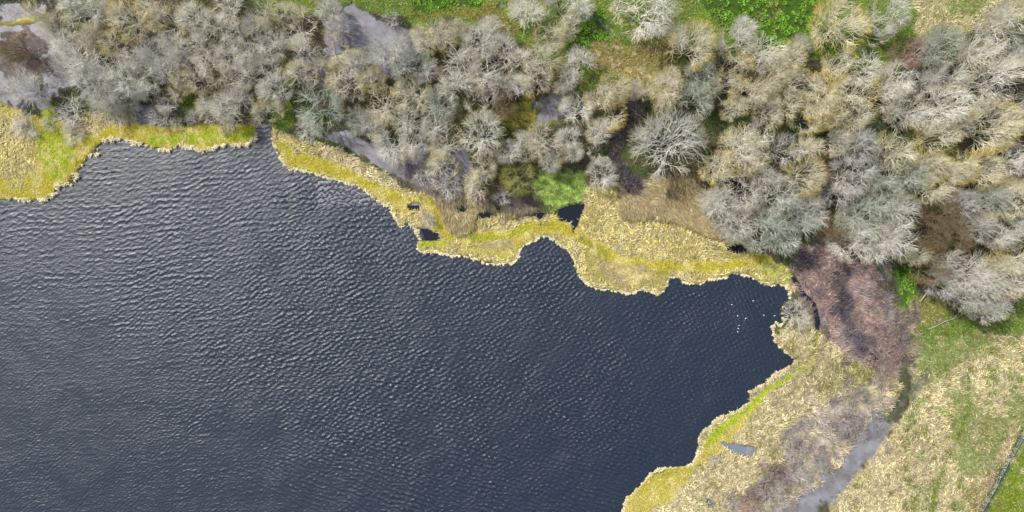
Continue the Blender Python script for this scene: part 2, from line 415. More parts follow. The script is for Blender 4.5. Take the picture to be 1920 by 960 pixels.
gm, n, p = new_mat('marsh_ground')
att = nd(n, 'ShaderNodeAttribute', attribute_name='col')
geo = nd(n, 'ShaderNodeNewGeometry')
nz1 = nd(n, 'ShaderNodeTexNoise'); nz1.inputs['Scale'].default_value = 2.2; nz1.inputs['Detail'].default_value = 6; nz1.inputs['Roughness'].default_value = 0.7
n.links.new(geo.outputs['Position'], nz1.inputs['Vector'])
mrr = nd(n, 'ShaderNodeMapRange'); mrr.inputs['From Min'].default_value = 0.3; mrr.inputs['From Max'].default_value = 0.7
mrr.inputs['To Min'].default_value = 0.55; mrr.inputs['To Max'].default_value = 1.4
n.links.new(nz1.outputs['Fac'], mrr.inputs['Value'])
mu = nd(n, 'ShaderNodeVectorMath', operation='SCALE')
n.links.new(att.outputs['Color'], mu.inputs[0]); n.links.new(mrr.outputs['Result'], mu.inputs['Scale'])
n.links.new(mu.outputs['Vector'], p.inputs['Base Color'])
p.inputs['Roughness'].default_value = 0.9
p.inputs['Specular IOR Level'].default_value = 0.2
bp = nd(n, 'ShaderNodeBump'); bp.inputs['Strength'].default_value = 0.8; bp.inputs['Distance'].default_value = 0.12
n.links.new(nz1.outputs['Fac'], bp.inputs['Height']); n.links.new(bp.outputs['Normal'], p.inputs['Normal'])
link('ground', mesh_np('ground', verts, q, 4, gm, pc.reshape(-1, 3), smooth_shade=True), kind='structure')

# ------------------------------------------------------------------ water
def water_mat(name, base, ior, rough, layers, bump, murk=None):
    """layers: list of (angle deg, scale along crest, scale across, weight, mask or None); mask = (cx, cy, rx, ry) in photograph px"""
    m, n, p = new_mat(name)
    geo = nd(n, 'ShaderNodeNewGeometry')
    tot = None
    # slow warp so that crests wander
    wn = nd(n, 'ShaderNodeTexNoise'); wn.inputs['Scale'].default_value = 0.12; wn.inputs['Detail'].default_value = 2
    n.links.new(geo.outputs['Position'], wn.inputs['Vector'])
    ws = nd(n, 'ShaderNodeVectorMath', operation='SCALE'); ws.inputs['Scale'].default_value = 7.0
    n.links.new(wn.outputs['Color'], ws.inputs[0])
    wa = nd(n, 'ShaderNodeVectorMath', operation='ADD')
    n.links.new(geo.outputs['Position'], wa.inputs[0]); n.links.new(ws.outputs['Vector'], wa.inputs[1])
    for (ang, sa, sc, wt, mask, detail, ridged) in layers:
        mp = nd(n, 'ShaderNodeMapping')
        mp.vector_type = 'TEXTURE'
        mp.inputs['Rotation'].default_value = (0, 0, math.radians(ang))
        mp.inputs['Scale'].default_value = (sa, sc, 1)
        n.links.new(wa.outputs['Vector'], mp.inputs['Vector'])
        t = nd(n, 'ShaderNodeTexNoise'); t.inputs['Scale'].default_value = 1.0
        t.inputs['Detail'].default_value = detail; t.inputs['Roughness'].default_value = 0.55; t.inputs['Distortion'].default_value = 0.7
        n.links.new(mp.outputs['Vector'], t.inputs['Vector'])
        h = t.outputs['Fac']
        if ridged:
            a = nd(n, 'ShaderNodeMath', operation='SUBTRACT'); a.inputs[1].default_value = 0.5
            n.links.new(h, a.inputs[0])
            b = nd(n, 'ShaderNodeMath', operation='ABSOLUTE'); n.links.new(a.outputs[0], b.inputs[0])
            c = nd(n, 'ShaderNodeMath', operation='MULTIPLY'); c.inputs[1].default_value = -1.6; n.links.new(b.outputs[0], c.inputs[0])
            h = c.outputs[0]
        w = nd(n, 'ShaderNodeMath', operation='MULTIPLY'); w.inputs[1].default_value = wt
        n.links.new(h, w.inputs[0]); h = w.outputs[0]
        if mask:
            cx, cy, rx, ry = mask
            s1 = nd(n, 'ShaderNodeVectorMath', operation='SUBTRACT'); s1.inputs[1].default_value = (wx(cx), wy(cy), 0)
            n.links.new(geo.outputs['Position'], s1.inputs[0])
            s2 = nd(n, 'ShaderNodeVectorMath', operation='DIVIDE'); s2.inputs[1].default_value = (rx * S, ry * S, 1)
            n.links.new(s1.outputs['Vector'], s2.inputs[0])
            s3 = nd(n, 'ShaderNodeVectorMath', operation='LENGTH'); n.links.new(s2.outputs['Vector'], s3.inputs[0])
            s4 = nd(n, 'ShaderNodeMapRange', interpolation_type='SMOOTHSTEP')
            s4.inputs['From Min'].default_value = 1.15; s4.inputs['From Max'].default_value = 0.35
            n.links.new(s3.outputs['Value'], s4.inputs['Value'])
            mm = nd(n, 'ShaderNodeMath', operation='MULTIPLY'); n.links.new(h, mm.inputs[0]); n.links.new(s4.outputs['Result'], mm.inputs[1])
            h = mm.outputs[0]
        if tot is None: tot = h
        else:
            ad = nd(n, 'ShaderNodeMath', operation='ADD'); n.links.new(tot, ad.inputs[0]); n.links.new(h, ad.inputs[1]); tot = ad.outputs[0]
    bp = nd(n, 'ShaderNodeBump'); bp.inputs['Strength'].default_value = 1.0; bp.inputs['Distance'].default_value = bump
    n.links.new(tot, bp.inputs['Height']); n.links.new(bp.outputs['Normal'], p.inputs['Normal'])
    p.inputs['Base Color'].default_value = (*base, 1)
    if murk:
        t = nd(n, 'ShaderNodeTexNoise'); t.inputs['Scale'].default_value = murk[1]; t.inputs['Detail'].default_value = 5
        n.links.new(geo.outputs['Position'], t.inputs['Vector'])
        r = nd(n, 'ShaderNodeMapRange'); r.inputs['From Min'].default_value = 0.35; r.inputs['From Max'].default_value = 0.68
        n.links.new(t.outputs['Fac'], r.inputs['Value'])
        c = nd(n, 'ShaderNodeMixRGB'); c.inputs['Color1'].default_value = (*base, 1); c.inputs['Color2'].default_value = (*murk[0], 1)
        n.links.new(r.outputs['Result'], c.inputs['Fac']); n.links.new(c.outputs['Color'], p.inputs['Base Color'])
    p.inputs['IOR'].default_value = ior
    p.inputs['Roughness'].default_value = rough
    return m

lake_m = water_mat('lake_water', (0.0075, 0.0145, 0.027), 1.46, 0.40, [
    (10, 0.8, 0.26, 0.8, None, 4, False),
    (-50, 0.5, 0.22, 0.30, (1200, 700, 700, 500), 3, False)], 0.10)
def poly_mesh(name, pts, z, mat):
    from mathutils.geometry import tessellate_polygon
    vs = [Vector((wx(a), wy(b), z)) for a, b in pts]
    tr = tessellate_polygon([vs])
    f = []
    for a, b, c in tr:
        nrm = (vs[b] - vs[a]).cross(vs[c] - vs[a])
        f += [a, b, c] if nrm.z > 0 else [a, c, b]
    return mesh_np(name, np.array([tuple(v) for v in vs]), np.array(f), 3, mat)
def build_lake():
    st = 1.45                                       # px between vertices, about 0.13 m
    lx = np.arange(-190, 1510, st); ly = np.arange(225, 1130, st)
    LX, LY = np.meshgrid(lx, ly)
    X = wx(LX); Y = wy(LY)
    rng = np.random.RandomState(5)
    wxp = 0.5 * vnoise(LX, LY, 90, 131, 2); wyp = 0.5 * vnoise(LX, LY, 90, 132, 2)
    def env(cx, cy, rx, ry, w=0.55):
        r = np.sqrt(((LX - cx) / rx) ** 2 + ((LY - cy) / ry) ** 2)
        return 1 - smooth(1 - w, 1 + w * 0.6, r)
    def train(crest_deg, spread, lam, lam_sp, n, slope):
        h = np.zeros(X.shape)
        for i in range(n):
            th = math.radians(crest_deg + 90) + rng.normal(0, math.radians(spread))
            l = max(0.40, lam * math.exp(rng.normal(0, lam_sp))); k = 2 * math.pi / l
            h += np.sin(k * ((X + wxp) * math.cos(th) + (Y + wyp) * math.sin(th)) + rng.uniform(0, 6.28)) / k * math.sqrt(2.0 / n) * slope
        return h
    H = np.zeros(X.shape)
    e1 = env(560, 400, 620, 330); H += train(11, 20, 0.66, 0.36, 28, 0.165) * (0.35 + 0.65 * e1) * (1 - 0.75 * env(1350, 700, 380, 360))
    e2 = env(860, 610, 560, 330); H += train(4, 34, 0.56, 0.28, 26, 0.33) * e2
    e3 = env(960, 880, 480, 260); H += train(-26, 15, 0.58, 0.25, 16, 0.27) * e3
    e4 = env(1370, 690, 260, 260); H += train(-58, 15, 0.52, 0.25, 16, 0.22) * e4
    e5 = env(120, 760, 420, 380); H += train(20, 26, 0.5, 0.15, 12, 0.14) * e5
    # gusts: patches rougher and calmer
    g = 1 + 0.45 * vnoise(LX, LY, 120, 133, 3, 0.6) + 0.35 * vnoise(LX, LY, 26, 134, 3, 0.6)
    near = smooth(2, 26, -(sdf(LX, LY, LAKE)))
    sd = sdf(LX, LY, LAKE)
    H = H * g * (0.45 + 0.55 * near)
    H = H + np.abs(H) * 0.5                         # peaked crests, flat troughs
    H -= H.mean()
    ext2 = np.array([30, 90, 250, 700, 1800.0])
    axx = np.concatenate([lx[0] - ext2[::-1], lx]); ayy = np.concatenate([ly, ly[-1] + ext2[:4]])
    AX2, AY2 = np.meshgrid(axx, ayy)
    Hp = np.pad(H, ((0, 4), (5, 0)), mode='edge'); Hp[-4:] = 0; Hp[:, :5] = 0
    sp = np.pad(sd, ((0, 4), (5, 0)), mode='edge')
    V = np.stack([wx(AX2), wy(AY2), Hp], -1).reshape(-1, 3)
    ny_, nx_ = AX2.shape
    ix = np.arange(ny_ * nx_).reshape(ny_, nx_)
    Q = np.stack([ix[:-1, :-1], ix[1:, :-1], ix[1:, 1:], ix[:-1, 1:]], -1)
    keep = sp[:-1, :-1] < 8
    Q = Q[keep]
    used = np.zeros(len(V), bool); used[Q.reshape(-1)] = True
    remap = np.cumsum(used) - 1
    return mesh_np('lake_water', V[used], remap[Q.reshape(-1)], 4, lake_m, smooth_shade=True)
link('lake_water', build_lake(), kind='structure')
pool_m = water_mat('pool_water', (0.005, 0.007, 0.014), 1.4, 0.08, [(20, 1.2, 0.8, 0.3, None, 2, False)], 0.05)
def rect(pts, g): 
    xs = [p[0] for p in pts]; ys = [p[1] for p in pts]
    return [(min(xs) - g, min(ys) - g), (min(xs) - g, max(ys) + g), (max(xs) + g, max(ys) + g), (max(xs) + g, min(ys) - g)]
greyp_m = water_mat('grey_pool_water', (0.13, 0.15, 0.19), 1.5, 0.1, [(20, 1.2, 0.8, 0.3, None, 2, False)], 0.04)
for i, p in enumerate(POOLS):
    link('pool_water', poly_mesh('pool_water', rect(p, 3), -0.03, greyp_m if i > 7 else pool_m), kind='structure')
for pl in ([(1600, 640), (1680, 705)], [(1484, 515), (1540, 632)]):
    link('ditch_water', poly_mesh('ditch_water', rect(pl, 3), -0.045, pool_m), kind='structure')
flood_m = water_mat('flood_water', (0.20, 0.20, 0.22), 1.25, 0.45, [(15, 3.0, 1.0, 0.3, None, 3, False)], 0.05, ((0.12, 0.112, 0.12), 0.45))
for r in ([(560,-5),(810,165)],[(596,240),(900,385)],[(-330,-10),(165,215)],[(232,20),(372,160)],[(250,190),(290,240)],[(474,224),(513,244)],
          [(1005,155),(1075,235)],[(1400,770),(1700,1160)],[(1050,20),(1150,70)],[(930,0),(1000,20)]):
    link('flood_water', poly_mesh('flood_water', rect(r, 0), -0.012, flood_m), kind='structure')

# ------------------------------------------------------------------ reeds, sedge, grass and brush (ground cover)
blade_m, n, p = new_mat('plant_blades')
att = nd(n, 'ShaderNodeAttribute', attribute_name='col')
n.links.new(att.outputs['Color'], p.inputs['Base Color'])
p.inputs['Roughness'].default_value = 0.75; p.inputs['Specular IOR Level'].default_value = 0.25

def blades(name, px, py, z0, ang, length, width, tilt, col, droop=0.35):
    """every blade is a bent tapering leaf: base pair, middle pair, tip"""
    nb = len(px)
    bx_ = wx(px); by_ = wy(py)
    dx = np.cos(ang); dy = np.sin(ang)
    ct = np.cos(tilt); st = np.sin(tilt)
    base = np.stack([bx_, by_, z0], -1)
    d1 = np.stack([dx * ct, dy * ct, st], -1)
    t2 = tilt - droop
    d2 = np.stack([dx * np.cos(t2), dy * np.cos(t2), np.sin(t2)], -1)
    side = np.stack([-dy, dx, np.random.uniform(-0.5, 0.5, nb)], -1)
    w = width[:, None] * 0.5
    L = length[:, None]
    mid = base + d1 * L * 0.55
    tip = mid + d2 * L * 0.45
    V = np.stack([base - side * w * 0.8, base + side * w * 0.8, mid - side * w, mid + side * w, tip], 1)
    i = (np.arange(nb) * 5)[:, None]
    F = np.concatenate([i + 0, i + 1, i + 3, i + 0, i + 3, i + 2, i + 2, i + 3, i + 4], 1)
    cc = np.repeat(col[:, None, :], 5, 1)
    cc = cc * np.array([0.8, 0.8, 1.0, 1.0, 1.08])[None, :, None]
    me = mesh_np(name, V.reshape(-1, 3), F.reshape(-1), 3, blade_m, np.clip(cc.reshape(-1, 3), 0, 0.9))
    return me

np.random.seed(11)
def scatter(chn, count, thr=0.25, clump=None, xr=(-120, 2040), yr=(-120, 1080)):
    px = np.random.uniform(*xr, count); py = np.random.uniform(*yr, count)
    w = samp(CH[chn], px, py)
    keep = np.random.rand(count) < np.clip((w - thr) / (1 - thr), 0, 1)
    return px[keep], py[keep]
def jit(col, a=0.18, b=0.06):
    nb = len(col)
    return col * (1 + np.random.normal(0, a, nb))[:, None].clip(0.4, 1.7) * (1 + np.random.normal(0, b, (nb, 3)))

def field(px, py, base, sc, spread, seed):
    return base + vnoise(px, py, sc, seed, 2) * spread

def put(name, me, label, cat):
    link(name, me, label=label, category=cat, kind='stuff')

# straw reeds, flattened in swirls
px, py = scatter('st', 560000)
nb = len(px)
ang = field(px, py, math.radians(50), 60, 2.0, 51) + np.random.normal(0, 0.75, nb)
c = jit(samp(BCOL, px, py) * 1.36 * (1 + 0.40 * vnoise(px, py, 6, 90, 2))[:, None], 0.22, 0.05)
pick = (np.random.rand(nb) < 0.16) | (vnoise(px, py, 5, 91, 2) > 0.55)
c[pick] = c[pick] * np.array([0.62, 0.60, 0.50])
pale = np.random.rand(nb) < 0.25
c[pale] = c[pale] * 0.5 + lin(232, 218, 176) * 0.5
L = np.random.uniform(0.3, 0.95, nb); W = np.random.uniform(0.05, 0.12, nb)
tl = np.random.uniform(0.15, 0.75, nb)
put('straw_reeds', blades('straw_reeds', px, py, samp(GZ, px, py) - 0.03, ang, L, W, tl, c, 0.6),
    'pale straw coloured dead reeds lying in swirls over the marsh', 'reeds')
# fen reeds: greyer, upright, leaning the same way
px, py = scatter('fe', 900000, xr=(760, 1390), yr=(330, 480))
sel = np.random.rand(len(px)) < 0.33; px, py = px[sel], py[sel]; nb = len(px)
ang = field(px, py, math.radians(-65), 60, 0.9, 52) + np.random.normal(0, 0.25, nb)
c = jit(samp(BCOL, px, py) * 1.15, 0.3, 0.04)
put('fen_reeds', blades('fen_reeds', px, py, samp(GZ, px, py) - 0.03, ang, np.random.uniform(0.7, 1.6, nb), np.random.uniform(0.04, 0.09, nb),
    np.random.uniform(0.4, 1.1, nb), c, 0.5), 'greyish tan standing reeds between the wood and the straw bank', 'reeds')
# short yellow moss and sedge
px, py = scatter('ms', 900000, xr=(-80, 1540), yr=(150, 1000))
nb = len(px)
c = jit(samp(BCOL, px, py) * 1.34, 0.2, 0.07)
pale = np.random.rand(nb) < 0.10
c[pale] = c[pale] * 0.5 + STRAW * 0.5
put('yellow_sedge', blades('yellow_sedge', px, py, samp(GZ, px, py) - 0.02, np.random.uniform(0, 6.28, nb), np.random.uniform(0.15, 0.42, nb),
    np.random.uniform(0.05, 0.11, nb), np.random.uniform(0.1, 0.9, nb), c, 0.4), 'short yellow green moss and sedge edging the lake', 'sedge')
# grass
px, py = scatter('gr', 520000)
nb = len(px)
c = jit(samp(BCOL, px, py) * 1.12, 0.26, 0.09)
pale = np.random.rand(nb) < 0.10
c[pale] = c[pale] * 0.5 + STRAW * 0.5
put('meadow_grass', blades('meadow_grass', px, py, samp(GZ, px, py) - 0.02, np.random.uniform(0, 6.28, nb), np.random.uniform(0.2, 0.6, nb),
    np.random.uniform(0.06, 0.14, nb), np.random.uniform(0.1, 0.9, nb), c, 0.4), 'rough green meadow grass beyond and beside the wood', 'grass')

def clumps(chn, count, rpx, per, thr, xr, yr, lo, hi, colf, tilt=(0.2, 1.3), w=(0.06, 0.14)):
    cx, cy = scatter(chn, count, thr, xr=xr, yr=yr)
    k = len(cx)
    rr = np.random.uniform(*rpx, k)
    px = np.repeat(cx, per); py = np.repeat(cy, per); R = np.repeat(rr, per)
    a = np.random.uniform(0, 6.283, len(px)); d = np.sqrt(np.random.rand(len(px))) * R
    x = px + np.cos(a) * d; y = py - np.sin(a) * d
    hump = np.sqrt(np.clip(1 - (d / R) ** 2, 0, 1)) * R * S * 0.55
    z = samp(GZ, x, y).clip(-0.1, 1) + hump - 0.05
    L = np.random.uniform(lo, hi, len(px)); W = np.random.uniform(*w, len(px))
    tl = np.random.uniform(*tilt, len(px))
    shade = np.repeat(np.random.normal(1, 0.14, k), per)[:, None]
    c = jit(colf(x, y) * shade, 0.2, 0.06)
    return x, y, z, a, L, W, tl, c
# leafy clumps
x, y, z, a, L, W, tl, c = clumps('cl', 15000, (2.5, 6.5), 34, 0.2, (-20, 1960), (-100, 640), 0.15, 0.35, lambda x, y: samp(BCOL, x, y) * 1.15)
put('leafy_clumps', blades('leafy_clumps', x, y, z, a, L, W * 1.3, tl, c, 0.5), 'bright green leafy clumps of marsh plants', 'marsh plants')
# green reed bed
x, y, z, a, L, W, tl, c = clumps('rg', 16000, (2, 5.5), 12, 0.2, (980, 1120), (300, 410), 0.3, 0.75, lambda x, y: samp(BCOL, x, y) * 1.35, (0.15, 0.7), (0.04, 0.10))
a = np.random.normal(math.radians(80), 0.6, len(a))
pale = np.random.rand(len(a)) < 0.15; c[pale] = lin(190, 190, 130) * 1.0
c = c * (1.08 + 0.65 * vnoise(x, y, 5, 95, 2))[:, None].clip(0.25, 2)
put('green_reeds', blades('green_reeds', x, y, z, a, L, W, tl, c, 0.3), 'oval bed of fresh green reeds beside the dark pool', 'reeds')
# purple brush
px, py = scatter('br', 1500000, 0.2, xr=(1100, 1720), yr=(180, 1100))
sel = np.random.rand(len(px)) < 0.62 * smooth(-0.5, 0.35, vnoise(px, py, 12, 93, 3)); px, py = px[sel], py[sel]; nb = len(px)
ang = field(px, py, 1.4, 40, 2.0, 53) + np.random.normal(0, 0.9, nb)
c = jit(samp(BCOL, px, py) * 1.3 * (1 + 0.4 * vnoise(px, py, 7, 94, 2))[:, None], 0.35, 0.06)
pale = np.random.rand(nb) < 0.2; c[pale] = c[pale] * 0.5 + lin(190, 172, 160) * 0.5
put('brushwood', blades('brushwood', px, py, samp(GZ, px, py).clip(-0.05, 2) - 0.03, ang, np.random.uniform(0.5, 1.4, nb), np.random.uniform(0.025, 0.07, nb),
    np.random.uniform(0.3, 1.2, nb), c, 0.3), 'low purplish brown leafless brush growing in wet ground', 'brush')
# stems standing in the flood, litter in the wood
px, py = scatter('fl', 260000, 0.2)
sel = (np.random.rand(len(px)) < 0.75 * smooth(-0.3, 0.6, vnoise(px, py, 24, 61, 4, 0.65))); px, py = px[sel], py[sel]; nb = len(px)
c = jit(np.repeat(lin(158, 144, 124)[None], nb, 0), 0.4)
put('drowned_stems', blades('drowned_stems', px, py, np.full(nb, -0.02), np.random.uniform(0, 6.28, nb), np.random.uniform(0.3, 1.0, nb),
    np.random.uniform(0.02, 0.05, nb), np.random.uniform(0.3, 1.3, nb), c, 0.3), 'thin brown stems standing in the flooded hollows', 'brush')
px = np.random.uniform(-60, 1980, 160000); py = np.random.uniform(-60, 640, 160000)
tot = sum(samp(CH[k], px, py) for k in CH)
sel = (tot < 0.35) & (samp(LAKED, px, py) > 3); px, py = px[sel], py[sel]; nb = len(px)
g = smooth(0.0, 0.35, vnoise(px, py, 28, 62, 3))[:, None]
c = jit(lin(126, 112, 88)[None] * (1 - g) + lin(80, 118, 40)[None] * g, 0.3)
put('undergrowth', blades('undergrowth', px, py, samp(GZ, px, py) - 0.02, np.random.uniform(0, 6.28, nb), np.random.uniform(0.3, 1.0, nb),
    np.random.uniform(0.04, 0.10, nb), np.random.uniform(0.2, 1.2, nb), c, 0.4), 'dead stalks, moss and briars on the floor of the wood', 'undergrowth')

# pale rim of cut reed tussocks leaning over the water
shore = [p for p in LAKE if -60 <= p[0] <= 2000 and p[1] < 1080]
cxs, cys, nxs, nys, szs = [], [], [], [], []
for i in range(1, len(LAKE) - 2):
    a, b = LAKE[i], LAKE[i + 1]
    if a[0] < -100 and b[0] < -100: continue
    L0 = math.hypot(b[0] - a[0], b[1] - a[1])
    mx_ = (a[0] + b[0]) / 2
    if mx_ > 1490 or a[1] > 1100: continue
    size = 4.6 if mx_ < 480 else (2.3 if mx_ < 1270 else 2.4)
    dens = 1.0 if mx_ < 1270 else 0.7
    if 476 < a[0] < 508 and a[1] < 262: continue
    nn = max(1, int(L0 / (size * (1.15 if mx_ < 480 else 0.85)) * dens))
    ex, ey = (b[0] - a[0]) / L0, (b[1] - a[1]) / L0
    for k in range(nn):
        t = (k + random.random()) / nn
        x = a[0] + (b[0] - a[0]) * t; y = a[1] + (b[1] - a[1]) * t
        hsh = math.sin(x * 0.13 + y * 0.09) + math.sin(x * 0.041 - y * 0.057 + 2)
        if random.random() < 0.22 - 0.24 * hsh: continue
        off = random.uniform(-3.0, 0.8)
        # land is on the left hand when walking the outline (px, y down): normal towards land
        nx_, ny_ = ey, -ex
        cxs.append(x - nx_ * off + 0); cys.append(y - ny_ * off); nxs.append(nx_); nys.append(ny_); szs.append(size * random.uniform(0.45, 1.3) * (1 + 0.12 * hsh))
cxs = np.array(cxs); cys = np.array(cys); nxs = np.array(nxs); nys = np.array(nys); szs = np.array(szs)
per = 60
px = np.repeat(cxs, per); py = np.repeat(cys, per); R = np.repeat(szs, per)
a = np.random.uniform(0, 6.283, len(px)); d = np.sqrt(np.random.rand(len(px))) * R * 0.6
x = px + np.cos(a) * d; y = py + np.sin(a) * d
hump = np.sqrt(np.clip(1 - (d / R) ** 2, 0, 1)) * R * S * 0.7
lean = np.arctan2(np.repeat(nys, per), -np.repeat(nxs, per))       # towards the water, in world axes
ang = np.where(np.random.rand(len(px)) < 0.6, lean + np.random.normal(0, 0.6, len(px)), a)
tone = np.repeat(np.random.normal(1, 0.08, len(cxs)), per)[:, None]
c = jit(lin(238, 223, 186, 0.78)[None] * tone, 0.2, 0.04)
grn = np.random.rand(len(px)) < 0.16
c[grn] = lin(170, 166, 60)
put('reed_fringe', blades('reed_fringe', x, y, hump - 0.02, ang, np.random.uniform(0.2, 0.7, len(px)) * (R / 3.6).clip(0.5, 1.2), np.random.uniform(0.04, 0.10, len(px)),
    np.random.uniform(-0.2, 0.9, len(px)), c, 0.8), 'cream coloured rim of reed tussocks hanging over the lake edge', 'reeds')

# ------------------------------------------------------------------ bare trees
def prisms(segs, sides):
    P0 = np.array([s[0] for s in segs]); P1 = np.array([s[1] for s in segs])
    r0 = np.array([s[2] for s in segs]); r1 = np.array([s[3] for s in segs])
    t0 = np.array([s[4] for s in segs]); t1 = np.array([s[5] for s in segs])
    d = P1 - P0; d /= np.linalg.norm(d, axis=1)[:, None] + 1e-9
    ref = np.where(np.abs(d[:, 2:3]) > 0.9, np.array([[1.0, 0, 0]]), np.array([[0, 0, 1.0]]))
    u = np.cross(d, ref); u /= np.linalg.norm(u, axis=1)[:, None] + 1e-9
    v = np.cross(d, u)
    V = []; T = []
    for k in range(sides):
        a = 2 * math.pi * k / sides
        o = u * math.cos(a) + v * math.sin(a)
        V.append(P0 + o * r0[:, None]); V.append(P1 + o * r1[:, None]); T.append(t0); T.append(t1)
    V = np.stack(V, 1).reshape(-1, 3); T = np.stack(T, 1).reshape(-1)
    base = (np.arange(len(segs)) * sides * 2)[:, None]
    F = []
    for k in range(sides):
        k2 = (k + 1) % sides
        F.append(base + np.array([[2 * k, 2 * k2, 2 * k2 + 1, 2 * k + 1]]))
    return V, np.concatenate(F, 1).reshape(-1), T

def gen_tree(seed, R, H, stems=6, ks=(5, 5, 5, 4), spread=1.0, thick=1.0, droop=0.0):
    rng = random.Random(seed)
    nr = np.random.RandomState(seed)
    cz = 0.50 * H; rz = 0.50 * H
    sx = 1 + rng.uniform(-0.12, 0.12)
    lob = [(rng.uniform(0, 6.28), rng.uniform(0.08, 0.2), k) for k in (2, 3, 5)]
    def reach(p, d):
        q = np.array([p[0] / (R * sx), p[1] / (R / sx), (p[2] - cz) / rz]); e = np.array([d[0] / (R * sx), d[1] / (R / sx), d[2] / rz])
        A = e @ e; B = q @ e; Cc = q @ q - 1
        disc = B * B - A * Cc
        if disc <= 0: return 0.15
        t = (-B + math.sqrt(disc)) / A
        az = math.atan2(d[1], d[0])
        f = 1 + sum(a * math.sin(k * az + ph) for ph, a, k in lob)
        return max(0.12, t * f)
    stemf = [1.0]
    def unit(v): return v / (np.linalg.norm(v) + 1e-9)
    trunk, crown = [], []
    def grow(p, d, level, rad, tip):
        last = level == len(ks)
        full = reach(p, d) * stemf[0]
        frac = (0.42, 0.46, 0.52, 0.66, 0.95)[min(level, 4)] if not last else rng.uniform(0.6, 1.08)
        L = full * frac * rng.uniform(0.8, 1.15)
        L = min(L, (9, 3.4, 2.3, 1.6, 1.1)[min(level, 4)] * (R / 3.6))
        nseg = 3 if level < 3 else 2
        pts = [p]; dd = d
        for i in range(nseg):
            dd = unit(dd + nr.normal(0, 0.14 + 0.03 * level, 3) + np.array([0, 0, (0.10 - droop) if level < 3 else 0.02]))
            pts.append(pts[-1] + dd * L / nseg)
        r_end = rad * (0.62 if not last else 0.45)
        rs = np.linspace(rad, r_end, nseg + 1)
        tp1 = min(1.0, tip + (0.12, 0.18, 0.24, 0.26, 0.3)[min(level, 4)])
        ts = np.linspace(tip, tp1, nseg + 1)
        dst = trunk if level < 1 else crown
        for i in range(nseg):
            dst.append((pts[i], pts[i + 1], rs[i], rs[i + 1], ts[i], ts[i + 1]))
        if last: return
        k = ks[level]
        for c in range(k):
            if level >= 1 and rng.random() < 0.13: continue
            u = 1.0 if c < 2 else rng.uniform(0.25, 1.0)
            f = u * nseg; i = min(int(f), nseg - 1); f -= i
            q = pts[i] * (1 - f) + pts[i + 1] * f
            outw = unit(np.array([q[0], q[1], (q[2] - 0.25 * H) * 0.9]) + 1e-3)
            e = unit(dd * 0.75 + outw * 0.35 + nr.normal(0, 0.36 * spread, 3))
            if e[2] < -0.25: e[2] = -0.1; e = unit(e)
            grow(q, e, level + 1, max(rad * (0.60 if c < 2 else 0.5), (0.032, 0.024, 0.019, 0.0155)[min(level, 3)] * thick), tp1 * (0.9 if c < 2 else 0.8))
    for s in range(stems):
        az = 2 * math.pi * (s + rng.uniform(-0.3, 0.3)) / stems
        stemf[0] = rng.uniform(0.72, 1.12)
        tl = rng.uniform(0.2, 0.85) if s > 1 else rng.uniform(0.02, 0.25)
        d = unit(np.array([math.cos(az) * math.sin(tl), math.sin(az) * math.sin(tl), math.cos(tl)]))
        p0 = np.array([math.cos(az) * 0.25, math.sin(az) * 0.25, -0.1])
        grow(p0, d, 0, 0.085 * thick * rng.uniform(0.8, 1.1), 0.0)
    def rim(p, t):
        q = min(1.0, math.hypot(p[0], p[1]) / R)
        return min(1.0, t * 0.55 + 0.5 * q ** 3 * (0.4 + t))
    crown = [(a, b, c, d, rim(a, e), rim(b, f)) for a, b, c, d, e, f in crown]
    return trunk, crown

def bark(name, limb, twig, tipc, var=0.25):
    m, n, p = new_mat(name)
    att = nd(n, 'ShaderNodeAttribute', attribute_name='tip')
    cr = nd(n, 'ShaderNodeValToRGB')
    cr.color_ramp.elements[0].position = 0.05; cr.color_ramp.elements[0].color = (*[c * 0.55 for c in limb], 1)
    e0 = cr.color_ramp.elements.new(0.32); e0.color = (*limb, 1)
    cr.color_ramp.elements[-1].position = 0.95; cr.color_ramp.elements[-1].color = (*tipc, 1)
    e = cr.color_ramp.elements.new(0.68); e.color = (*twig, 1)
    n.links.new(att.outputs['Fac'], cr.inputs['Fac'])
    oi = nd(n, 'ShaderNodeObjectInfo')
    geo = nd(n, 'ShaderNodeNewGeometry')
    nz = nd(n, 'ShaderNodeTexNoise'); nz.inputs['Scale'].default_value = 0.9; nz.inputs['Detail'].default_value = 4
    n.links.new(geo.outputs['Position'], nz.inputs['Vector'])
    a = nd(n, 'ShaderNodeMapRange'); a.inputs['To Min'].default_value = 1 - var; a.inputs['To Max'].default_value = 1 + var
    n.links.new(oi.outputs['Random'], a.inputs['Value'])
    b = nd(n, 'ShaderNodeMapRange'); b.inputs['From Min'].default_value = 0.3; b.inputs['From Max'].default_value = 0.7
    b.inputs['To Min'].default_value = 0.7; b.inputs['To Max'].default_value = 1.25
    n.links.new(nz.outputs['Fac'], b.inputs['Value'])
    mm = nd(n, 'ShaderNodeMath', operation='MULTIPLY'); n.links.new(a.outputs[0], mm.inputs[0]); n.links.new(b.outputs[0], mm.inputs[1])
    v = nd(n, 'ShaderNodeVectorMath', operation='SCALE'); n.links.new(cr.outputs['Color'], v.inputs[0]); n.links.new(mm.outputs[0], v.inputs['Scale'])
    n.links.new(v.outputs['Vector'], p.inputs['Base Color'])
    p.inputs['Roughness'].default_value = 0.85; p.inputs['Specular IOR Level'].default_value = 0.2
    return m
K = 0.80
def L3(*a): return tuple(lin(*a, K))
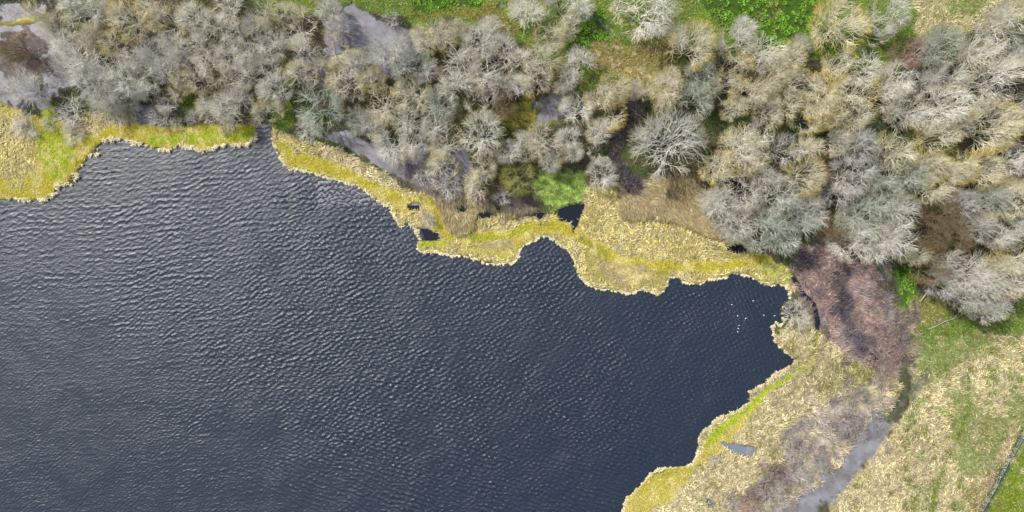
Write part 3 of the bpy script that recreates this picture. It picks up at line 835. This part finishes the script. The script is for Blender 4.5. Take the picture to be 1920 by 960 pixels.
MATS = {
 'G': (bark('grey_bark', L3(244,240,228), L3(202,197,180), L3(194,182,142), 0.16), 'grey'),
 'S': (bark('silver_bark', L3(228,224,216), L3(196,191,184), L3(180,171,156), 0.12), 'silvery'),
 'P': (bark('cream_bark', L3(252,248,234), L3(220,212,186), L3(208,188,128), 0.10), 'cream limbed'),
 'T': (bark('tan_bark', L3(244,236,214), L3(214,204,156), L3(208,186,92), 0.12), 'tan'),
 'O': (bark('ochre_bark', L3(246,238,212), L3(218,202,134), L3(224,188,66), 0.10), 'ochre tipped'),
 'E': (bark('lichen_bark', L3(204,210,192), L3(184,188,168), L3(170,170,142), 0.14), 'lichen green grey'),
 'B': (bark('brown_bark', L3(150,132,104), L3(138,118,84), L3(124,104,60), 0.15), 'dark brown'),
 'M': (bark('mossy_bark', L3(190,192,120), L3(164,166,84), L3(150,146,56), 0.06), 'mossy yellow green'),
 'H': (bark('dull_bark', L3(190,184,178), L3(170,162,156), L3(156,146,136), 0.16), 'dull grey'),
 'R': (bark('reddish_bark', L3(190,160,146), L3(178,142,130), L3(170,132,120), 0.06), 'reddish'),
 'V': (bark('green_bark', L3(90,110,40), L3(84,130,36), L3(84,140,36), 0.06), 'leafy green'),
}
VAR = []
def add_var(kind, seed, R, H, **kw):
    tr, crn = gen_tree(seed, R, H, **kw)
    V, F, T = prisms(tr, 6); me_t = mesh_np('trunk', V, F, 4, MATS['G'][0], floats={'tip': T}, smooth_shade=True)
    V, F, T = prisms(crn, 3); me_c = mesh_np('crown', V, F, 4, MATS['G'][0], floats={'tip': T})
    VAR.append((kind, R, H, me_t, me_c))
for s in range(9): add_var('tree', 100 + s, 3.6, 8.0, stems=5 + s % 3, ks=(4, 4, 5, 4), spread=0.95 + 0.08 * (s % 4))
for s in range(3): add_var('sparse', 200 + s, 3.6, 8.0, stems=5, ks=(3, 4, 4, 3), spread=1.2, thick=1.1)
for s in range(4): add_var('shrub', 300 + s, 2.4, 3.2, stems=12, ks=(3, 3, 3, 2), spread=1.5, thick=0.75)
for s in range(4): add_var('dome', 400 + s, 3.8, 7.0, stems=8, ks=(4, 4, 5, 4), spread=0.8, thick=0.95)

TREES = """
62 21 22 T|105 18 30 G|152 14 42 P|182 22 32 P|235 32 38 O|100 50 24 T|280 22 32 T|312 32 34 T|355 28 30 P|390 45 30 P|165 70 30 T|
205 76 25 O|130 86 34 G|160 112 40 G|200 130 40 G|238 150 36 G|168 150 34 G|252 108 28 G|286 100 30 S|302 128 28 G|322 84 30 G|
350 74 26 P|376 92 30 P|332 112 26 G|118 118 24 S|85 125 20 b|45 165 34 S|14 162 26 S|192 182 30 G|228 182 24 G|
266 168 24 G|310 188 22 G|330 172 20 o|400 200 32 P|370 150 28 T|396 130 30 P|342 150 24 T|
425 15 32 P|430 60 30 P|495 22 28 T|480 46 28 G|553 46 38 P|535 24 24 T|508 80 30 G|567 92 28 G|617 92 34 T|617 22 28 S|634 50 26 S|
425 108 30 P|462 95 28 G|450 137 30 G|500 118 26 G|512 162 34 P|504 200 26 T|487 214 22 T|562 137 30 T|590 132 24 G|596 204 46 E|
646 158 34 T|667 117 28 T|700 150 24 O|692 112 26 E|733 96 40 S|757 84 28 G|768 122 40 E|796 130 28 G|717 196 36 T|771 180 36 T|767 225 34 G|
733 270 36 P|667 225 26 E|692 235 26 G|776 264 32 G|796 70 28 T|442 183 28 G|424 204 34 P|825 62 32 T|854 54 22 T|900 70 38 G|942 92 34 G|
925 52 28 G|862 125 40 P|854 160 34 G|912 133 38 P|933 167 34 G|983 121 34 P|1017 108 34 T|1004 146 34 T|971 160 28 G|946 194 28 B|892 183 24 G|
1083 121 36 P|1064 148 24 G|1050 166 16 T|988 17 36 P|1050 8 30 G|1087 10 28 G|1033 67 30 T|1067 50 24 T|1212 16 56 G|
825 196 34 E|817 234 32 G|837 268 34 T|829 308 28 T|904 317 28 T|896 350 32 T|1025 266 42 T|983 272 28 G|954 284 26 G|
1067 258 26 G|1033 302 22 G|1083 204 34 P|1129 180 30 T|1142 212 32 O|1125 242 26 P|1075 285 20 G|
1192 167 18 G|1271 67 25 P|1384 76 34 G|1399 50 24 G|1312 142 34 E|1305 184 34 E|1330 166 24 E|1252 166 34 T|1249 192 26 O|1207 168 20 T|1256 144 22 T|
1380 131 34 O|1361 161 30 T|1444 97 40 P|1478 112 36 O|1500 90 28 G|1410 176 34 T|1440 157 32 T|1462 131 34 T|1444 208 32 T|1485 157 34 T|1380 202 24 T|
1519 157 30 T|1537 182 42 O|1519 217 32 T|1477 195 30 T|1548 212 28 O|1391 277 42 T|1350 311 34 O|1361 337 26 T|1417 296 32 T|1425 260 28 P|
1519 277 28 T|1440 334 28 G|1672 22 36 G|1654 54 26 G|1579 116 34 O|1620 124 38 P|1601 176 42 O|1612 214 32 T|1571 210 28 T|1571 259 30 T|
1740 92 28 G|1852 86 42 P|1890 45 44 G|1837 112 30 P|1687 150 36 G|1747 150 28 S|1785 146 28 G|1665 178 28 G|1710 206 38 P|
1770 199 46 P|1875 150 50 P|1822 180 38 G|1905 205 36 G|1800 226 32 P|1762 256 32 T|1687 281 36 T|1605 277 44 S|1601 326 42 S|
1747 311 34 O|1800 311 36 O|1785 334 32 T|1717 330 34 E|1665 334 34 E|1890 300 34 G|1581 354 34 S|1626 409 46 E|1660 375 36 E|
1684 402 42 G|1598 450 42 G|1643 455 42 G|1684 445 40 G|1571 428 32 B|1760 357 32 T|1815 385 32 S|1777 405 32 B|1753 437 34 B|1791 447 34 B|1836 430 34 G|
1856 381 40 E|1894 371 38 T|1884 426 38 G|1726 478 24 T|1748 506 30 B|1781 495 30 G|1774 532 30 S|1822 512 42 G|1850 540 42 G|1884 520 40 T|1863 580 30 G|1815 556 28 G|1901 485 36 T|1911 536 28 G|
1362 387 40 G|1338 376 28 G|1381 419 38 G|1400 362 36 G|1459 369 40 G|1437 428 42 E|1491 409 44 E|1522 400 38 G|1469 446 34 E|1915 100 34 G|1935 330 34 G|1930 420 34 G|1940 260 36 P
"""
SPECIAL = [ # x, y, r, material, kind, height m
 (904,250,47,'P','dome',8.5),(971,332,35,'M','dome',5.5),(1131,326,33,'G','dome',5.5),(1256,270,70,'G','dome',10.0),(1154,164,34,'O','dome',7.5),
 (1300,82,48,'O','dome',9.5),(1582,41,56,'O','dome',10),(1702,101,32,'R','dome',6.5),(1770,86,42,'E','dome',8.5),(1860,235,54,'O','dome',11),
 (1511,330,40,'O','dome',8.5),(1852,318,38,'O','dome',9),(1477,280,34,'S','sparse',7.5),(733,32,18,'S','sparse',4.0),(1125,280,26,'P','sparse',6),
 (1428,246,28,'S','sparse',5.5),(802,410,19,'S','shrub',2.6),(1495,590,29,'S','shrub',3.0),(28,86,30,'B','dome',4.5),
 (46,236,30,'S','shrub',2.2),(129,210,34,'G','shrub',3.0),(134,252,24,'S','shrub',2.2),(214,216,28,'T','shrub',2.6),(300,215,30,'S','shrub',3.2),
 (360,220,17,'S','shrub',2.6),(420,236,18,'T','shrub',2.0),(578,246,28,'G','shrub',2.4),(361,187,11,'V','shrub',2.0),(246,206,22,'E','shrub',2.8),
 (1615,738,15,'H','shrub',2.2),(1638,744,14,'T','shrub',2.0),(1590,790,28,'H','shrub',2.4),(1612,808,22,'H','shrub',2.0),(1540,863,24,'H','shrub',2.2),
 (1490,846,28,'H','shrub',2.4),(1537,870,22,'H','shrub',2.2),(1507,888,24,'H','shrub',2.0),(1447,917,30,'H','shrub',2.4),(1484,818,22,'H','shrub',2.2),
 (1404,944,24,'R','shrub',2.0),(1339,862,13,'T','shrub',1.6),(1375,938,20,'H','shrub',1.8),(840,350,30,'G','shrub',2.6),(800,330,26,'G','shrub',2.6),
 (940,368,20,'G','shrub',2.2),(185,205,24,'T','shrub',2.4),(90,232,18,'T','shrub',1.8),(330,232,16,'T','shrub',1.8)]
items = []
for tok in TREES.replace('\n', '').split('|'):
    x, y, r, m = tok.split(); x = float(x); y = float(y); r = float(r)
    kind = 'tree'
    if m.islower(): kind = 'shrub'; m = m.upper(); h = 3.0
    else:
        h = 5.6 + (r - 22) * 0.10
        if x > 1350: h *= 1.15
        if x > 1650: h *= 1.12
        h *= random.uniform(0.9, 1.12)
    items.append((x, y, r, m, kind, h))
items += SPECIAL

LANDMARKS = [('the top left corner',30,60),('the tan bay shrubs',215,216),('the stream mouth',494,240),('the grey flood at the meadow edge',700,80),
 ('the long grey flood pool',720,300),('the big cream domed tree',904,250),('the green reed bed',1054,354),('the trampled ochre clearing',1190,110),
 ('the large round grey tree',1256,270),('the bright leafy meadow',1430,40),('the dark gap in the east wood',1560,300),('the reddish tree',1702,101),
 ('the top right corner',1900,20),('the leafy green marsh',1690,530),('the purple brush fen',1560,490),('the straw reed bank',1250,420),
 ('the grey channel',1600,860),('the lower wood end',1870,600),('the curved ochre tree',1860,235),('the moss bank at left',60,300),('the square dark pool',803,440)]
ORD = ['nearest','second','third','fourth','fifth','sixth','seventh','eighth','ninth','tenth','eleventh','twelfth','thirteenth','fourteenth']
def sector(dx, dy):
    a = math.degrees(math.atan2(-dy, dx)) % 360
    return ['right of','above right of','above','above left of','left of','below left of','below','below right of'][int((a + 22.5) // 45) % 8]
own = {(904,250):'cream domed tree with radiating white limbs above the dark pools', (971,332):'mossy yellow green domed tree left of the oval green reed bed',
 (1131,326):'round dark grey bare tree right of the oval green reed bed', (1256,270):'large round grey bare tree standing alone beside the purple gap',
 (1154,164):'round ochre tipped tree at the edge of the trampled clearing', (1300,82):'rounded ochre crown jutting into the bright leafy meadow',
 (1582,41):'large ochre edged tree standing at the top of the meadow', (1702,101):'small reddish twigged tree at the top of the east wood',
 (1770,86):'lichen green spreading tree right of the reddish tree', (1860,235):'large tree whose curved right edge has bright ochre twigs',
 (802,410):'lone round silvery shrub beside the square dark pool', (1495,590):'silvery white shrub on the east shore beside the ditch',
 (28,86):'dark brown evergreen looking bush in the flooded top left corner', (733,32):'small sparse dead tree standing in the grey flood',
 (361,187):'small bright green bush among grey shrubs near the north bank', (596,204):'broad lichen grey crown just right of the stream mouth',
 (1212,16):'wide grey bare tree on the meadow at the top edge'}
info = []
for it in items:
    x, y = it[0], it[1]
    lm = min(LANDMARKS, key=lambda l: math.hypot(l[1] - x, l[2] - y))
    d = math.hypot(lm[1] - x, lm[2] - y)
    info.append((lm[0], sector(x - lm[1], y - lm[2]), d))
labels = []
for i, it in enumerate(items):
    key = (it[0], it[1])
    noun = 'leafless shrub' if it[4] == 'shrub' else 'bare tree'
    look = MATS[it[3]][1]
    sz = 'large' if it[2] >= 42 else ('small' if it[2] <= 24 else '')
    if key in own: labels.append(own[key]); continue
    same = [j for j in range(len(items)) if info[j][:2] == info[i][:2] and items[j][3] == it[3] and (items[j][4] == 'shrub') == (it[4] == 'shrub') and (items[j][0], items[j][1]) not in own]
    same.sort(key=lambda j: info[j][2]); rk = same.index(i)
    if len(same) == 1: lab = f"{sz} {look} {noun}, {info[i][1]} {info[i][0]}".strip()
    else: lab = f"{sz} {look} {noun}, {ORD[rk]} {info[i][1]} {info[i][0]}".strip()
    labels.append(lab)

def crown_scale(kind_R, r_px, h): 
    return r_px * S * (CAMH - 0.6 * h) / CAMH / kind_R
byk = {}
for v in VAR: byk.setdefault(v[0], []).append(v)
for i, (x, y, r, m, kind, h) in enumerate(items):
    v = random.choice(byk[kind])
    zc = 0.62 * h
    f = (CAMH - zc) / CAMH
    bx_, by_ = wx(x) * f, wy(y) * f
    name = {'tree': 'bare_tree', 'dome': 'bare_tree', 'sparse': 'bare_tree', 'shrub': 'shrub'}[kind]
    e = bpy.data.objects.new(name, None); C.objects.link(e)
    e.location = (bx_, by_, 0.05)
    e.rotation_euler = (0, 0, random.uniform(0, 6.283))
    e.empty_display_size = 0.5
    e['label'] = labels[i]; e['category'] = 'shrub' if kind == 'shrub' else 'tree'
    e['group'] = 'leafless shrubs of the marsh' if kind == 'shrub' else 'bare trees of the flooded wood'
    s = crown_scale(v[1], r * (1.2 if kind == 'tree' else 1.1), h)
    for nm, me in (('trunk', v[3]), ('crown', v[4])):
        o = bpy.data.objects.new(nm, me); C.objects.link(o); o.parent = e
        o.scale = (s, s, h / v[2])
        o.material_slots[0].link = 'OBJECT'; o.material_slots[0].material = MATS[m][0]

# ------------------------------------------------------------------ fence, fallen branch, gulls
import bmesh
def tube_bm(bm, pts, rad, sides=7):
    rings = []
    for i, p in enumerate(pts):
        p = Vector(p); d = (Vector(pts[min(i + 1, len(pts) - 1)]) - Vector(pts[max(i - 1, 0)])).normalized()
        u = d.cross(Vector((0, 0, 1)) if abs(d.z) < 0.9 else Vector((1, 0, 0))).normalized(); w = d.cross(u)
        r = rad[i] if isinstance(rad, (list, tuple)) else rad
        rings.append([bm.verts.new(p + (u * math.cos(2 * math.pi * k / sides) + w * math.sin(2 * math.pi * k / sides)) * r) for k in range(sides)])
    for a, b in zip(rings, rings[1:]):
        for k in range(sides):
            bm.faces.new((a[k], a[(k + 1) % sides], b[(k + 1) % sides], b[k]))
    bm.faces.new(rings[0][::-1]); bm.faces.new(rings[-1])
def bm_obj(name, bm, mat, parent=None):
    bmesh.ops.recalc_face_normals(bm, faces=bm.faces)
    me = bpy.data.meshes.new(name); bm.to_mesh(me); bm.free(); me.materials.append(mat)
    for p in me.polygons: p.use_smooth = True
    return link(name, me, parent)
def plain(name, col, rough=0.8, metal=0):
    m, n, p = new_mat(name)
    geo = nd(n, 'ShaderNodeTexCoord'); t = nd(n, 'ShaderNodeTexNoise'); t.inputs['Scale'].default_value = 6
    n.links.new(geo.outputs['Object'], t.inputs['Vector'])
    r = nd(n, 'ShaderNodeMixRGB'); r.inputs['Color1'].default_value = (*[c * 0.7 for c in col], 1); r.inputs['Color2'].default_value = (*[min(1, c * 1.2) for c in col], 1)
    n.links.new(t.outputs['Fac'], r.inputs['Fac']); n.links.new(r.outputs['Color'], p.inputs['Base Color'])
    p.inputs['Roughness'].default_value = rough; p.inputs['Metallic'].default_value = metal
    return m
wood = plain('weathered_wood', (0.34, 0.34, 0.32)); wire = plain('fence_wire', (0.5, 0.52, 0.52), 0.4, 0.8)
pw = plain('pale_dead_wood', (0.30, 0.28, 0.23))
POSTS = [(1926,786),(1917,800),(1912,819),(1900,839),(1894,851),(1885,863),(1878,879),(1870,892),(1863,908),(1855,922),(1846,938),(1837,953),(1829,968),(1820,984)]
fe = bpy.data.objects.new('wire_fence', None); C.objects.link(fe); fe.location = (wx(1878), wy(879), 0.1)
fe['label'] = 'weathered post and wire fence between straw pasture and green grass'; fe['category'] = 'fence'
ox, oy = wx(1878), wy(879)
for i, (a, b) in enumerate(POSTS):
    bm = bmesh.new(); X, Y = wx(a) - ox, wy(b) - oy
    tube_bm(bm, [(X, Y, -0.2), (X + 0.02, Y, 0.5), (X + 0.03 * random.uniform(-1, 1), Y + 0.03 * random.uniform(-1, 1), 0.85)], [0.07, 0.065, 0.06], 8)
    bm_obj('post', bm, wood, fe)
for z in (0.3, 0.55, 0.8):
    bm = bmesh.new()
    tube_bm(bm, [(wx(a) - ox, wy(b) - oy, z) for a, b in POSTS], 0.008 if z < 0.7 else 0.022, 5)
    bm_obj('wire', bm, wire if z < 0.7 else wood, fe)
def branch(name, pts, twigs, label, r0):
    bm = bmesh.new()
    P = [(wx(a), wy(b), z) for a, b, z in pts]
    tube_bm(bm, P, [r0 * (1 - 0.75 * i / (len(P) - 1)) for i in range(len(P))])
    for tw in twigs:
        tube_bm(bm, [(wx(a), wy(b), z) for a, b, z in tw], [r0 * 0.45, r0 * 0.3, r0 * 0.12][:len(tw)], 5)
    o = bm_obj(name, bm, pw); o['label'] = label; o['category'] = 'fallen branch'
branch('fallen_branch', [(1738,617,.45),(1752,611,.5),(1768,602,.55),(1784,597,.6),(1802,590,.55)],
       [[(1752,611,.5),(1748,602,.7),(1745,596,.6)],[(1768,602,.55),(1778,607,.7),(1786,609,.5)],[(1784,597,.6),(1790,588,.8),(1797,583,.6)]],
       'pale fallen branch lying in grass below the east wood', 0.10)
branch('fallen_branch', [(549,287,.42),(558,288,.48),(570,286,.45)], [[(559,288,.48),(562,281,.5),(563,278,.45)]],
       'short grey branch lying on the yellow moss bank right of the stream mouth', 0.10)
branch('fallen_branch', [(1722,566,.5),(1732,548,.9),(1745,532,1.3),(1760,514,1.8)], [[(1732,548,.9),(1738,552,1.1),(1744,552,1.0)]],
       'long leaning dead branch at the lower edge of the east wood', 0.15)
white = plain('white_feathers', (0.85, 0.85, 0.83), 0.6); greyf = plain('grey_wing_feathers', (0.5, 0.52, 0.55), 0.6); beakm = plain('yellow_beak', (0.7, 0.45, 0.05), 0.5)
def gull_meshes():
    bm = bmesh.new()
    bmesh.ops.create_uvsphere(bm, u_segments=14, v_segments=8, radius=1)
    for v in bm.verts:
        x, y, z = v.co
        tail = max(0, -x)
        v.co = (x * 0.21, y * 0.085 * (1 - 0.45 * tail), 0.03 + z * 0.07 * (1 - 0.4 * tail) + 0.03 * tail)
    body = bm
    h = bmesh.new(); bmesh.ops.create_uvsphere(h, u_segments=10, v_segments=7, radius=0.05)
    for v in h.verts: v.co = (v.co.x * 1.15 + 0.20, v.co.y * 0.9, v.co.z + 0.13)
    tube_bm(h, [(0.15, 0, 0.05), (0.19, 0, 0.12)], [0.045, 0.038], 8)
    bk = bmesh.new(); tube_bm(bk, [(0.245, 0, 0.13), (0.30, 0, 0.118)], [0.014, 0.004], 6)
    ws = []
    for sgn in (-1, 1):
        w = bmesh.new(); bmesh.ops.create_uvsphere(w, u_segments=10, v_segments=6, radius=1)
        for v in w.verts: v.co = (v.co.x * 0.19 - 0.06, v.co.y * 0.032 + sgn * 0.062, v.co.z * 0.045 + 0.075)
        ws.append(w)
    return body, h, bk, ws
g0 = bpy.data.objects.new('gull', None); C.objects.link(g0)
b, h, bk, ws = gull_meshes()
parts = [bm_obj('body', b, white, g0), bm_obj('head', h, white, g0), bm_obj('wing', ws[0], greyf, g0), bm_obj('wing', ws[1], greyf, g0)]
bko = bm_obj('beak', bk, beakm, g0)
parts.append(bko)
GULLS = [(1372,571),(1383,592),(1398,597),(1385,610),(1384,616),(1383,622),(1412,564),(1432,591),(1452,592)]
for i, (a, b) in enumerate(GULLS + [(195,266)]):
    if i == 0: g = g0
    else:
        g = g0.copy(); C.objects.link(g)
        for q_ in parts:
            c_ = q_.copy(); C.objects.link(c_); c_.parent = g
    g.location = (wx(a), wy(b), 0.0 if i < 9 else 0.33); g.rotation_euler = (0, 0, random.uniform(0, 6.28))
    g.scale = (0.62,) * 3
    g['category'] = 'bird'
    if i < 9:
        g['label'] = 'tiny white bird floating on the dark east end of the lake'; g['group'] = 'white birds on the lake'
    else:
        g['label'] = 'white bird resting on the reed rim of the north west bank'
